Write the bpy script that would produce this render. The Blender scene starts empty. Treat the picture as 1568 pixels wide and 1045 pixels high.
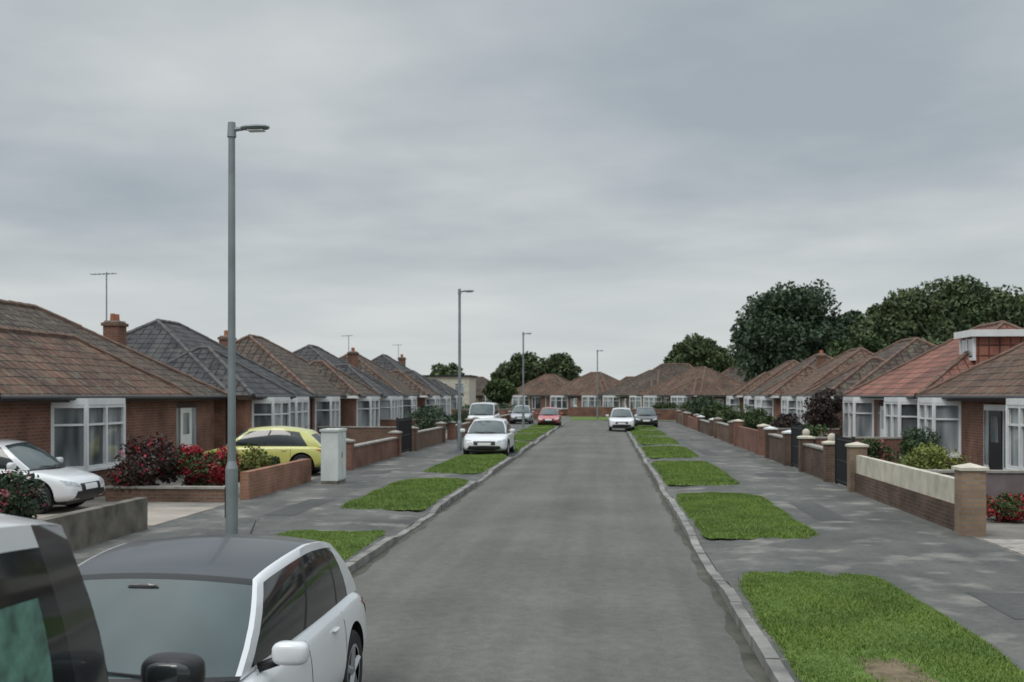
import bpy, bmesh, math, random
import numpy as np
from mathutils import Vector, Matrix
from mathutils.bvhtree import BVHTree
random.seed(7); RNG=np.random.default_rng(11)
sc=bpy.context.scene
COL=sc.collection

# ---------------------------------------------------------------- materials
def newmat(name):
    m=bpy.data.materials.new(name); m.use_nodes=True
    nt=m.node_tree; b=nt.nodes['Principled BSDF']
    return m,nt,b
def N(nt,t,**kw):
    n=nt.nodes.new(t)
    for k,v in kw.items():
        if k in n.inputs: n.inputs[k].default_value=v
        else: setattr(n,k,v)
    return n
def c4(c): return (c[0],c[1],c[2],1)
def mixc(nt,fac,a,b,blend='MIX'):
    n=nt.nodes.new('ShaderNodeMix'); n.data_type='RGBA'; n.blend_type=blend
    for i,v in ((0,fac),(6,a),(7,b)):
        if isinstance(v,(int,float)): n.inputs[i].default_value=v
        elif isinstance(v,tuple): n.inputs[i].default_value=v
        else: nt.links.new(v,n.inputs[i])
    return n.outputs[2]
def noise(nt,scale,detail=3,vec=None,rough=.55):
    n=N(nt,'ShaderNodeTexNoise'); n.inputs['Scale'].default_value=scale; n.inputs['Detail'].default_value=detail
    n.inputs['Roughness'].default_value=rough
    if vec is None:
        tc=N(nt,'ShaderNodeTexCoord'); vec=tc.outputs['Object']
    nt.links.new(vec,n.inputs['Vector']); return n.outputs['Fac']
def ramp(nt,fac,stops):
    r=nt.nodes.new('ShaderNodeValToRGB'); nt.links.new(fac,r.inputs['Fac'])
    e=r.color_ramp.elements
    e[0].position=stops[0][0]; e[0].color=c4(stops[0][1]); e[1].position=stops[-1][0]; e[1].color=c4(stops[-1][1])
    for p,c in stops[1:-1]:
        k=e.new(p); k.color=c4(c)
    return r.outputs['Color']
def addbump(nt,b,h,strength=.3,dist=.02):
    bp=N(nt,'ShaderNodeBump'); bp.inputs['Strength'].default_value=strength; bp.inputs['Distance'].default_value=dist
    nt.links.new(h,bp.inputs['Height']); nt.links.new(bp.outputs['Normal'],b.inputs['Normal'])
def M(name,col,rough=.7,metal=0,var=.25,vscale=3,bump=0,bscale=60,spec=.4,coat=0):
    m,nt,b=newmat(name)
    b.inputs['Roughness'].default_value=rough; b.inputs['Metallic'].default_value=metal
    b.inputs['Specular IOR Level'].default_value=spec; b.inputs['Coat Weight'].default_value=coat
    b.inputs['Coat Roughness'].default_value=.08
    if var>0:
        f=noise(nt,vscale,5)
        lo=tuple(c*(1-var) for c in col); hi=tuple(min(1,c*(1+var)) for c in col)
        nt.links.new(ramp(nt,f,[(.3,lo),(.7,hi)]),b.inputs['Base Color'])
    else: b.inputs['Base Color'].default_value=c4(col)
    if bump>0: addbump(nt,b,noise(nt,bscale,3),bump)
    return m
def brick(name,c1,c2,mortar,bw=.225,rh=.075,ms=.011):
    m,nt,b=newmat(name); b.inputs['Roughness'].default_value=.9; b.inputs['Specular IOR Level'].default_value=.2
    tc=N(nt,'ShaderNodeTexCoord'); t=N(nt,'ShaderNodeTexBrick')
    nt.links.new(tc.outputs['UV'],t.inputs['Vector'])
    t.inputs['Color1'].default_value=c4(c1); t.inputs['Color2'].default_value=c4(c2); t.inputs['Mortar'].default_value=c4(mortar)
    t.inputs['Scale'].default_value=1; t.inputs['Mortar Size'].default_value=ms; t.inputs['Brick Width'].default_value=bw; t.inputs['Row Height'].default_value=rh
    f=noise(nt,1.2,6); st=ramp(nt,f,[(.3,(.6,.58,.56)),(.7,(1.2,1.16,1.12))])
    nt.links.new(mixc(nt,1.0,t.outputs['Color'],st,'MULTIPLY'),b.inputs['Base Color'])
    addbump(nt,b,t.outputs['Fac'],-.4,.01)
    return m
def tiles(name,c1,c2,gap,lichen=(.17,.165,.12)):
    m,nt,b=newmat(name); b.inputs['Roughness'].default_value=.85; b.inputs['Specular IOR Level'].default_value=.25
    tc=N(nt,'ShaderNodeTexCoord'); t=N(nt,'ShaderNodeTexBrick'); t.offset=0.0
    nt.links.new(tc.outputs['UV'],t.inputs['Vector'])
    t.inputs['Color1'].default_value=c4(c1); t.inputs['Color2'].default_value=c4(c2); t.inputs['Mortar'].default_value=c4(gap)
    t.inputs['Scale'].default_value=1; t.inputs['Mortar Size'].default_value=.03; t.inputs['Mortar Smooth'].default_value=.6
    t.inputs['Brick Width'].default_value=.33; t.inputs['Row Height'].default_value=.34
    f=noise(nt,.7,7); st=ramp(nt,f,[(.28,(.5,.5,.52)),(.72,(1.4,1.32,1.22))])
    c=mixc(nt,1.0,t.outputs['Color'],st,'MULTIPLY')
    mp=N(nt,'ShaderNodeMapping'); mp.inputs['Scale'].default_value=(2.2,.25,1); nt.links.new(tc.outputs['UV'],mp.inputs['Vector'])
    fs=noise(nt,1.0,4,mp.outputs[0]); c=mixc(nt,.85,c,ramp(nt,fs,[(.32,(.6,.62,.65)),(.66,(1.28,1.24,1.18))]),'MULTIPLY')
    f2=noise(nt,4,7,rough=.7); k=ramp(nt,f2,[(.48,(0,0,0)),(.68,(.75,.75,.75))])
    c=mixc(nt,k,c,c4(lichen))
    nt.links.new(c,b.inputs['Base Color'])
    sx=N(nt,'ShaderNodeSeparateXYZ'); nt.links.new(tc.outputs['UV'],sx.inputs[0])
    d=N(nt,'ShaderNodeMath',operation='DIVIDE'); nt.links.new(sx.outputs[1],d.inputs[0]); d.inputs[1].default_value=.34
    fr=N(nt,'ShaderNodeMath',operation='FRACT'); nt.links.new(d.outputs[0],fr.inputs[0])
    su=N(nt,'ShaderNodeMath',operation='SUBTRACT'); su.inputs[0].default_value=1; nt.links.new(fr.outputs[0],su.inputs[1])
    ad=N(nt,'ShaderNodeMath',operation='SUBTRACT'); nt.links.new(su.outputs[0],ad.inputs[0]); nt.links.new(t.outputs['Fac'],ad.inputs[1])
    addbump(nt,b,ad.outputs[0],.9,.04)
    return m

brickR=brick('brick_red',(.25,.105,.068),(.18,.078,.055),(.20,.17,.15))
brickB=brick('brick_brown',(.20,.115,.08),(.14,.082,.06),(.17,.15,.13))
brickD=brick('brick_dark',(.145,.088,.066),(.10,.064,.05),(.13,.115,.10))
brickY=brick('brick_buff',(.30,.21,.14),(.23,.16,.11),(.22,.2,.18))
brickO=brick('brick_orange',(.33,.15,.09),(.26,.12,.075),(.24,.2,.17))
tileBrown=tiles('tile_brown',(.140,.078,.056),(.105,.060,.046),(.04,.028,.024))
tileGrey=tiles('tile_slate_grey',(.074,.078,.088),(.056,.059,.067),(.025,.025,.03),(.12,.115,.10))
tileRed=tiles('tile_red',(.29,.125,.095),(.23,.10,.078),(.10,.05,.042),(.2,.15,.12))
tileDB=tiles('tile_dark_brown',(.088,.062,.054),(.068,.05,.044),(.028,.022,.02))
white=M('white_upvc',(.70,.71,.71),.4,var=.08)
render=M('cream_render',(.55,.50,.42),.85,var=.18,vscale=2,bump=.2)
dark=M('black_plastic',(.018,.018,.02),.45,var=.1)
darkwood=M('dark_wood',(.05,.028,.02),.6,var=.3)
conc=M('concrete',(.30,.28,.25),.9,var=.3,vscale=3,bump=.3)
concD=M('weathered_concrete',(.14,.125,.105),.92,var=.5,vscale=2.5,bump=.4)
kerbm=M('kerb_concrete',(.21,.205,.19),.9,var=.45,vscale=1.7,bump=.3)
steel=M('galvanised_steel',(.24,.27,.28),.5,metal=.4,var=.15,vscale=2)
terracotta=M('terracotta',(.33,.13,.07),.85,var=.2)
ridgeM=M('ridge_tile',(.15,.095,.072),.85,var=.35,vscale=4)
ridgeG=M('ridge_tile_grey',(.10,.095,.095),.85,var=.3,vscale=4)
cabm=M('cabinet_paint',(.60,.63,.61),.5,var=.1)
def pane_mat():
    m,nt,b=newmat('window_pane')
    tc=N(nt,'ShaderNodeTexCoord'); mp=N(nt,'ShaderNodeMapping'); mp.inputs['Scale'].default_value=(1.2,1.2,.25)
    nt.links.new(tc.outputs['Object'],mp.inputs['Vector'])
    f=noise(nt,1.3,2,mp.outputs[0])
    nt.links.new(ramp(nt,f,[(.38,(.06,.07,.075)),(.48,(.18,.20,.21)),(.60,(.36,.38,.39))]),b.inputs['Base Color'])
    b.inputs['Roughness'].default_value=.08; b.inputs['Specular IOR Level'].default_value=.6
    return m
pane=pane_mat()

# ---------------------------------------------------------------- mesh builder
class B:
    def __init__(s): s.v=[]; s.f=[]; s.m=[]; s.mats=[]
    def mi(s,mat):
        if mat not in s.mats: s.mats.append(mat)
        return s.mats.index(mat)
    def add(s,vs,fs,mat):
        o=len(s.v); s.v+= [tuple(p) for p in vs]; k=s.mi(mat)
        for f in fs: s.f.append(tuple(i+o for i in f)); s.m.append(k)
    def box(s,x0,x1,y0,y1,z0,z1,mat):
        s.add([(x0,y0,z0),(x1,y0,z0),(x1,y1,z0),(x0,y1,z0),(x0,y0,z1),(x1,y0,z1),(x1,y1,z1),(x0,y1,z1)],
              [(0,3,2,1),(4,5,6,7),(0,1,5,4),(1,2,6,5),(2,3,7,6),(3,0,4,7)],mat)
    def seg(s,p,q,z0,z1,th,mat,off=0):
        d=Vector((q[0]-p[0],q[1]-p[1])); d.normalize(); n=Vector((-d.y,d.x))
        a=[Vector(p)+n*(off-th/2),Vector(q)+n*(off-th/2),Vector(q)+n*(off+th/2),Vector(p)+n*(off+th/2)]
        vs=[(t.x,t.y,z0) for t in a]+[(t.x,t.y,z1) for t in a]
        s.add(vs,[(0,3,2,1),(4,5,6,7),(0,1,5,4),(1,2,6,5),(2,3,7,6),(3,0,4,7)],mat)
    def tube(s,p,q,r0,r1,mat,n=8,cap=True):
        p=Vector(p);q=Vector(q);d=(q-p).normalized()
        a=d.orthogonal().normalized(); b=d.cross(a)
        vs=[]
        for c,r in ((p,r0),(q,r1)):
            for i in range(n):
                t=2*math.pi*i/n; vs.append(c+a*math.cos(t)*r+b*math.sin(t)*r)
        fs=[(i,(i+1)%n,n+(i+1)%n,n+i) for i in range(n)]
        if cap: fs+= [tuple(range(n))[::-1],tuple(range(n,2*n))]
        s.add(vs,fs,mat)
    def ell(s,c,r,mat,n=12,m=8,pw=1.0):
        vs=[];fs=[]
        sg=lambda v:math.copysign(abs(v)**pw,v)
        for j in range(m+1):
            ph=-math.pi/2+math.pi*j/m
            for i in range(n):
                t=2*math.pi*i/n
                vs.append((c[0]+r[0]*sg(math.cos(ph))*sg(math.cos(t)),c[1]+r[1]*sg(math.cos(ph))*sg(math.sin(t)),c[2]+r[2]*sg(math.sin(ph))))
        for j in range(m):
            for i in range(n):
                fs.append((j*n+i,j*n+(i+1)%n,(j+1)*n+(i+1)%n,(j+1)*n+i))
        s.add(vs,fs,mat)
    def obj(s,name,parent=None,xf=None,smooth=False,recalc=True,merge=0):
        me=bpy.data.meshes.new(name)
        vs=[xf(p) for p in s.v] if xf else s.v
        me.from_pydata(vs,[],s.f)
        for mt in s.mats: me.materials.append(mt)
        me.polygons.foreach_set('material_index',s.m)
        if recalc or merge:
            bm=bmesh.new(); bm.from_mesh(me)
            if merge: bmesh.ops.remove_doubles(bm,verts=bm.verts,dist=merge)
            bmesh.ops.recalc_face_normals(bm,faces=bm.faces); bm.to_mesh(me); bm.free()
        uvs(me)
        if smooth: me.polygons.foreach_set('use_smooth',[True]*len(me.polygons))
        me.update()
        o=bpy.data.objects.new(name,me); COL.objects.link(o)
        if parent: o.parent=parent
        return o
def uvs(me):
    uv=me.uv_layers.new(name='UVMap')
    for p in me.polygons:
        n=p.normal
        if abs(n.z)>.98: u=Vector((1,0,0)); v=Vector((0,1,0))
        else:
            u=Vector((0,0,1)).cross(n).normalized(); v=n.cross(u).normalized()
        for li in p.loop_indices:
            co=me.vertices[me.loops[li].vertex_index].co
            uv.data[li].uv=(co.dot(u),co.dot(v))
def empty(name,loc=(0,0,0),rz=0):
    e=bpy.data.objects.new(name,None); e.location=loc; e.rotation_euler[2]=rz; COL.objects.link(e); return e
def npmesh(name,V,F,mats,mi=None,parent=None):
    me=bpy.data.meshes.new(name); nv=len(V); nf=len(F); k=F.shape[1]
    me.vertices.add(nv); me.vertices.foreach_set('co',V.astype(np.float32).ravel())
    me.loops.add(nf*k); me.loops.foreach_set('vertex_index',F.astype(np.int32).ravel())
    me.polygons.add(nf); me.polygons.foreach_set('loop_start',np.arange(nf,dtype=np.int32)*k)
    me.polygons.foreach_set('loop_total',np.full(nf,k,dtype=np.int32))
    for m in mats: me.materials.append(m)
    if mi is not None: me.polygons.foreach_set('material_index',mi.astype(np.int32))
    me.update(calc_edges=True); me.validate()
    o=bpy.data.objects.new(name,me); COL.objects.link(o)
    if parent: o.parent=parent
    return o

# ---------------------------------------------------------------- ground, road, pavement
def asphalt(name,base,patch,spots=False):
    m,nt,b=newmat(name); b.inputs['Roughness'].default_value=.88; b.inputs['Specular IOR Level'].default_value=.3
    f=noise(nt,.35,5); c=ramp(nt,f,[(.3,tuple(x*.82 for x in base)),(.7,tuple(x*1.15 for x in base))])
    tc=N(nt,'ShaderNodeTexCoord'); mp=N(nt,'ShaderNodeMapping'); mp.inputs['Scale'].default_value=(1.4,.06,1)
    nt.links.new(tc.outputs['Object'],mp.inputs['Vector'])
    f3=noise(nt,1.0,3,mp.outputs[0]); c=mixc(nt,.8,c,ramp(nt,f3,[(.35,(.84,.84,.84)),(.65,(1.16,1.15,1.12))]),'MULTIPLY')
    f2=noise(nt,90,2); c=mixc(nt,1.0,c,ramp(nt,f2,[(.3,(.75,.75,.75)),(.7,(1.25,1.25,1.24))]),'MULTIPLY')
    f5=noise(nt,7,5,rough=.7); c=mixc(nt,.7,c,ramp(nt,f5,[(.3,(.78,.78,.78)),(.7,(1.22,1.22,1.22))]),'MULTIPLY')
    if spots:
        f4=noise(nt,1.1,5,rough=.6); k=ramp(nt,f4,[(.535,(0,0,0)),(.66,(.85,.85,.85))])
        c=mixc(nt,k,c,c4(patch))
        f6=noise(nt,.5,4,rough=.6); c=mixc(nt,.8,c,ramp(nt,f6,[(.4,(.78,.79,.8)),(.5,(1.0,1.0,1.0)),(.62,(1.2,1.18,1.14))]),'MULTIPLY')
    nt.links.new(c,b.inputs['Base Color']); addbump(nt,b,noise(nt,120,2),.35,.01)
    return m
roadM=asphalt('asphalt',(.124,.121,.110),(.2,.2,.19))
pavM=asphalt('pavement_asphalt',(.106,.107,.102),(.225,.215,.195),True)
repairM=asphalt('asphalt_repair',(.085,.085,.083),(.2,.2,.19))
soil=M('soil',(.15,.115,.07),.95,var=.4,vscale=9,bump=.5,bscale=30)
gardenM=M('garden_paving',(.19,.175,.155),.92,var=.4,vscale=.9,bump=.3)
def grassmat(name,a,bb):
    m,nt,b=newmat(name); b.inputs['Roughness'].default_value=.8; b.inputs['Specular IOR Level'].default_value=.2
    f=noise(nt,1.3,6); f2=noise(nt,14,4)
    c=ramp(nt,f,[(.3,a),(.7,bb)]); c=mixc(nt,.7,c,ramp(nt,f2,[(.3,(.7,.7,.6)),(.7,(1.3,1.3,1.2))]),'MULTIPLY')
    nt.links.new(c,b.inputs['Base Color']); addbump(nt,b,f2,.6,.04); return m
grassS=grassmat('grass_soil',(.08,.125,.03),(.115,.18,.04))
farM=grassmat('far_ground',(.07,.09,.04),(.10,.11,.06))
g=B(); g.add([(-700,-200,-.03),(700,-200,-.03),(700,1500,-.03),(-700,1500,-.03)],[(0,1,2,3)],farM); g.obj('ground')
XL,XR=-3.54,1.43
YE=97
r=B()
ys=np.arange(-20,YE+.1,1.5)
vs=[];fs=[]
cols=8
for y in ys:
    for i in range(cols+1):
        t=i/cols; x=XL+(XR-XL)*t; vs.append((x,y,.05*(1-(2*t-1)**2)-.0))
for j in range(len(ys)-1):
    for i in range(cols): a=j*(cols+1)+i; fs.append((a,a+1,a+cols+2,a+cols+1))
r.add(vs,fs,roadM)
r.add([(-80,YE,.0),(80,YE,.0),(80,YE+6,.0),(-80,YE+6,.0)],[(0,1,2,3)],roadM)
r.add([(-4.5,YE+6,.004),(1.0,YE+6,.004),(-5,YE+32,.004),(-14,YE+60,.004),(-20,YE+58,.004),(-10.5,YE+30,.004)],[(0,1,2,5),(5,2,3,4)],roadM)
r.obj('road',smooth=True)

VR=[(3,15.1),(18.8,27.1),(29.7,39.9),(42.5,51.3),(54,62.5),(65,73.5),(76,84.5),(87,95)]
VL=[(9.5,19.1),(22.9,31.1),(33.7,43.5),(46.6,55.8),(58.4,67),(69.5,78),(80.5,89)]
def hk(Y,V):
    d=0
    for a,b in V:
        if a<=Y<=b: d=max(d,min(1,(Y-a)/.9,(b-Y)/.9))
    return .03+.085*d*d*(3-2*d)
silt=M('gutter_silt',(.075,.073,.058),.95,var=.4,vscale=2)
def strip(name,xk,side,xb,V):
    b=B(); ys=np.arange(-20,YE+.01,.3); us=[.13,.6,1.2,2.1,abs(xb-xk)]
    vs=[];fs=[]
    for y in ys:
        h=hk(y,V)
        for u in us:
            t=min(1,u/1.4); vs.append((xk+side*u,y,h*(1-t)+.115*t))
    n=len(us)
    for j in range(len(ys)-1):
        for i in range(n-1): a=j*n+i; fs.append((a,a+1,a+n+1,a+n))
    b.add(vs,fs,pavM)
    # trench repairs let into the footway
    for y0,u0,u1,ln in ((12.2,2.9,3.7,1.6),(21.5,2.6,3.2,3.4),(33,3.1,3.9,1.3),(44,2.5,3.0,5),(58,3.0,3.8,2)):
        x0,x1=sorted((xk+side*u0,xk+side*u1)); b.add([(x0,y0,.1195),(x1,y0,.1195),(x1,y0+ln,.1195),(x0,y0+ln,.1195)],[(0,1,2,3)],repairM)
    b.obj(name,smooth=True)
    k=B(); y=-20.
    while y<YE-.5:
        x0,x1=sorted((xk,xk+side*.13)); dx=random.uniform(-.01,.01); x0+=dx; x1+=dx
        j=random.uniform(-.008,.008); h0=hk(y,V)+.006+j; h1=hk(y+.9,V)+.006+j; e=.01
        k.add([(x0,y+e,-.02),(x1,y+e,-.02),(x1,y+.914-e,-.02),(x0,y+.914-e,-.02),(x0,y+e,h0),(x1,y+e,h0),(x1,y+.914-e,h1),(x0,y+.914-e,h1)],
              [(0,3,2,1),(4,5,6,7),(0,1,5,4),(1,2,6,5),(2,3,7,6),(3,0,4,7)],kerbm)
        y+=.914
    k.obj('kerb')
    s=B(); vs=[]; yy=np.arange(-20,YE,.2)
    for y in yy:
        w=.10+.03*math.sin(y*1.3)+.025*math.sin(y*3.7+1)+random.uniform(0,.03)
        w=max(.03,w); xo=xk-side*w; t=(xo-XL)/(XR-XL); zo=.05*(1-(2*t-1)**2)+.003
        vs+= [(xk+side*.004,y,.006),(xo,y,zo)]
    s.add(vs,[(2*i,2*i+1,2*i+3,2*i+2) for i in range(len(yy)-1)],silt); s.obj('gutter')
strip('pavement',XR,1,6.15,VR)
strip('pavement',XL,-1,-8.25,VL)
e=B(); e.box(-80,-5,YE+6,YE+6.13,-.02,.11,kerbm); e.box(1.4,80,YE+6,YE+6.13,-.02,.11,kerbm); e.obj('kerb')
e=B(); e.add([(-80,YE+6.13,.1),(-5,YE+6.13,.1),(-5,YE+10,.1),(-80,YE+10,.1)],[(0,1,2,3)],pavM); e.add([(1.4,YE+6.13,.1),(80,YE+6.13,.1),(80,YE+10,.1),(1.4,YE+10,.1)],[(0,1,2,3)],pavM); e.obj('pavement')
e=B(); e.add([(-80,YE+6.14,.125),(-5.3,YE+6.14,.125),(-5.3,YE+8.2,.125),(-80,YE+8.2,.125)],[(0,1,2,3)],grassS); e.add([(1.8,YE+6.14,.125),(80,YE+6.14,.125),(80,YE+8.2,.125),(1.8,YE+8.2,.125)],[(0,1,2,3)],grassS); e.obj('grass_verge')
e=B(); e.add([(-3.5,YE+12,.03),(1.2,YE+12,.03),(.5,YE+28,.03),(-3.6,YE+28,.03)],[(0,1,2,3)],grassS); e.obj('grass_verge')
gl=B(); gl.add([(-24,-5,.108),(-8.2,-5,.108),(-8.2,YE,.108),(-24,YE,.108)],[(0,1,2,3)],gardenM); gl.obj('front_garden_paving')
gl=B(); gl.add([(6.1,-5,.108),(24,-5,.108),(24,YE,.108),(6.1,YE,.108)],[(0,1,2,3)],gardenM); gl.obj('front_garden_paving')
gl=B(); gl.box(-13,-8.2,19.6,22.9,.10,.125,M('driveway_concrete',(.33,.29,.25),.9,var=.25,vscale=1.2,bump=.3)); gl.obj('driveway')
gl=B(); gl.box(6.2,12,15.4,18.9,.10,.125,M('driveway_gravel',(.33,.30,.27),.9,var=.4,vscale=5,bump=.5)); gl.obj('driveway')

bladeM,nt,b_=newmat('grass_blades'); b_.inputs['Roughness'].default_value=.65; b_.inputs['Specular IOR Level'].default_value=.25
gi=N(nt,'ShaderNodeNewGeometry')
cc=ramp(nt,gi.outputs['Random Per Island'],[(0,(.095,.155,.03)),(.5,(.13,.215,.04)),(.85,(.165,.255,.055)),(1,(.23,.25,.10))])
ff=noise(nt,1.1,5); cc=mixc(nt,1.0,cc,ramp(nt,ff,[(.3,(.72,.74,.76)),(.7,(1.24,1.15,1.08))]),'MULTIPLY')
nt.links.new(cc,b_.inputs['Base Color'])
PW=8.0
def verge(x0,x1,y0,y1,dens,bh,bw,seed,soilspot=None):
    rnd=np.random.default_rng(seed)
    cx,cy=(x0+x1)/2,(y0+y1)/2; hx,hy=(x1-x0)/2,(y1-y0)/2
    n=120; ph=rnd.uniform(0,6.28,4); ZT=.15
    def wob(t): return (1+.018*np.sin(5*t+ph[0])+.016*np.sin(11*t+ph[1])+.014*np.sin(23*t+ph[2]))
    def rad(t):
        c,s=math.cos(t),math.sin(t)
        return float(1/((abs(c)**PW+abs(s)**PW)**(1/PW))*wob(t))
    b=B(); vs=[(cx,cy,ZT)];fs=[]
    rings=[.35,.7,.9,1.0]
    for q in rings:
        for i in range(n):
            t=2*math.pi*i/n; R=rad(t)*q; z=ZT if q<.95 else .10
            vs.append((min(max(cx+math.cos(t)*R*hx,x0-.05),x1+.1),cy+math.sin(t)*R*hy,z+rnd.uniform(-.004,.004)))
    for i in range(n): fs.append((0,1+i,1+(i+1)%n))
    for k in range(len(rings)-1):
        for i in range(n):
            a=1+k*n+i;c=1+k*n+(i+1)%n; fs.append((a,a+n,c+n,c))
    b.add(vs,fs,grassS); e=empty('grass_verge'); b.obj('turf',e,smooth=True)
    if soilspot:
        sx,sy,sr=soilspot; s=B(); vs=[(sx,sy,ZT+.018)]
        for i in range(30):
            t=2*math.pi*i/30; R=sr*(1+rnd.uniform(-.25,.25)); vs.append((sx+math.cos(t)*R*.7,sy+math.sin(t)*R*1.4,ZT-.012))
        s.add(vs,[(0,1+i,1+(i+1)%30) for i in range(30)],soil); s.obj('bare_soil',e,smooth=True)
    A=(x1-x0+.15)*(y1-y0); nb=int(A*dens)
    X=rnd.uniform(x0-.06,x1+.06,nb*2); Y=rnd.uniform(y0-.1,y1+.1,nb*2)
    T=np.arctan2((Y-cy)/hy,(X-cx)/hx)
    R=1/((np.abs(np.cos(T))**PW+np.abs(np.sin(T))**PW)**(1/PW))*wob(T)
    D=np.sqrt(((X-cx)/hx)**2+((Y-cy)/hy)**2)/R
    ok=D<1.0+rnd.normal(0,.02,len(D))
    if soilspot:
        dd=np.sqrt(((X-sx)/.7)**2+((Y-sy)/1.4)**2)/sr+.18*np.sin(X*9)*np.sin(Y*7); ok&=(dd>rnd.uniform(.2,1.35,len(dd)))
    X,Y,D=X[ok][:nb],Y[ok][:nb],D[ok][:nb]; nb=len(X)
    Z=np.where(D<.9,ZT-.008,ZT-.008-(D-.9)*.4)
    clump=.6+.5*(.5+.5*np.sin(X*3.1+ph[0])*np.sin(Y*2.3+ph[1]))*rnd.uniform(.6,1.4,nb)
    H=bh*clump; th=rnd.uniform(0,6.28,nb); wx,wy=np.cos(th)*bw,np.sin(th)*bw
    lx,ly=rnd.normal(0,.7,nb)*H,rnd.normal(0,.7,nb)*H
    V=np.zeros((nb,3,3)); V[:,0]=np.c_[X-wx,Y-wy,Z]; V[:,1]=np.c_[X+wx,Y+wy,Z]; V[:,2]=np.c_[X+lx,Y+ly,Z+H]
    npmesh('blades',V.reshape(-1,3),np.arange(nb*3).reshape(-1,3),[bladeM],parent=e)
for i,(a,b) in enumerate(VR):
    dens=[4200,2600,1200,600,350,250,150,120][i]; s=[1,1.15,1.5,2,2.6,3,3.3,3.5][i]
    verge(1.62,3.62,a,b,dens,.042*min(s,1.5),.006*s,100+i,(2.45,9.6,.62) if i==0 else None)
for i,(a,b) in enumerate(VL):
    dens=[2600,1700,1000,500,300,200,150][i]; s=[1,1.3,1.6,2,2.6,3,3.3][i]
    verge(-5.65,-3.74,a,b,dens,.042*min(s,1.5),.006*s,200+i)

# ---------------------------------------------------------------- bungalows
def hip(b,u0,u1,t0,t1,z,pitch,mat,rmat):
    du,dt=u1-u0,t1-t0; k=math.tan(math.radians(pitch))
    P=[(u0,t0,z),(u1,t0,z),(u1,t1,z),(u0,t1,z)]
    if dt>=du:
        h=du/2*k; a=((u0+u1)/2,t0+du/2,z+h); c=((u0+u1)/2,t1-du/2,z+h)
        if dt-du<.1: c=(a[0],a[1]+.1,a[2])
        b.add(P+[a,c],[(0,1,4),(1,2,5,4),(2,3,5),(3,0,4,5)],mat)
        E=[(P[0],a),(P[1],a),(P[2],c),(P[3],c),(a,c)]
    else:
        h=dt/2*k; a=(u0+dt/2,(t0+t1)/2,z+h); c=(u1-dt/2,(t0+t1)/2,z+h)
        b.add(P+[a,c],[(0,4,3),(0,1,5,4),(1,2,5),(2,3,4,5)],mat)
        E=[(P[0],a),(P[3],a),(P[1],c),(P[2],c),(a,c)]
    for p,q in E:
        P0,Q0=Vector(p),Vector(q); L=(Q0-P0).length; n=max(1,int(L/.45))
        for i in range(n):
            s0=P0.lerp(Q0,i/n); s1=P0.lerp(Q0,(i+1)/n+.0); dz=random.uniform(-.008,.012)
            b.tube((s0.x,s0.y,s0.z+dz),(s1.x,s1.y,s1.z+dz),.092,.08,rmat,6)
    return h
def bay(w,uf,t0,t1,base,proj=.6,z0=.8,z1=2.27):
    s=.42; pts=[(uf,t0),(uf-proj,t0+s),(uf-proj,t1-s),(uf,t1)]
    def poly(pts,za,zb,mat):
        n=len(pts); w.add([(p[0],p[1],za) for p in pts]+[(p[0],p[1],zb) for p in pts],[tuple(range(n)),tuple(range(n,2*n))]+[(i,(i+1)%n,n+(i+1)%n,n+i) for i in range(n)],mat)
    poly(pts,.1,z0-.06,base)
    ex=lambda d:[(uf,t0-d),(uf-proj-d,t0+s-d*.4),(uf-proj-d,t1-s+d*.4),(uf,t1+d)]
    poly(ex(.06),z0-.06,z0,white)
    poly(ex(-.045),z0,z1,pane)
    poly(ex(.05),z1,2.42,white)
    for p,q in zip(pts[:-1],pts[1:]):
        w.seg(p,q,z0,z0+.07,.07,white); w.seg(p,q,z1-.07,z1,.07,white)
        w.seg(p,q,z1-.48,z1-.43,.05,white)
        L=math.dist(p,q); n=2 if L>1.3 else 1
        for i in range(n+1):
            f=i/n; c=(p[0]+(q[0]-p[0])*f,p[1]+(q[1]-p[1])*f); hw=.045
            dx,dy=(q[0]-p[0])/L*hw,(q[1]-p[1])/L*hw
            w.seg((c[0]-dx,c[1]-dy),(c[0]+dx,c[1]+dy),z0+.003,z1-.003,.085,white)
def window(w,p,q,z0,z1,out):
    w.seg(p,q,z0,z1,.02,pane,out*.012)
    w.seg(p,q,z0-.07,z0,.16,white,out*.05); w.seg(p,q,z1-.07,z1,.09,white,out*.03)
    L=math.dist(p,q); n=2 if L<1.7 else 3
    for i in range(n+1):
        f=i/n; c=(p[0]+(q[0]-p[0])*f,p[1]+(q[1]-p[1])*f); dx,dy=(q[0]-p[0])/L*.035,(q[1]-p[1])/L*.035
        w.seg((c[0]-dx,c[1]-dy),(c[0]+dx,c[1]+dy),z0+.002,z1-.072,.092,white,out*.03)
    w.seg(p,q,z1-.42,z1-.37,.07,white,out*.03)
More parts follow.
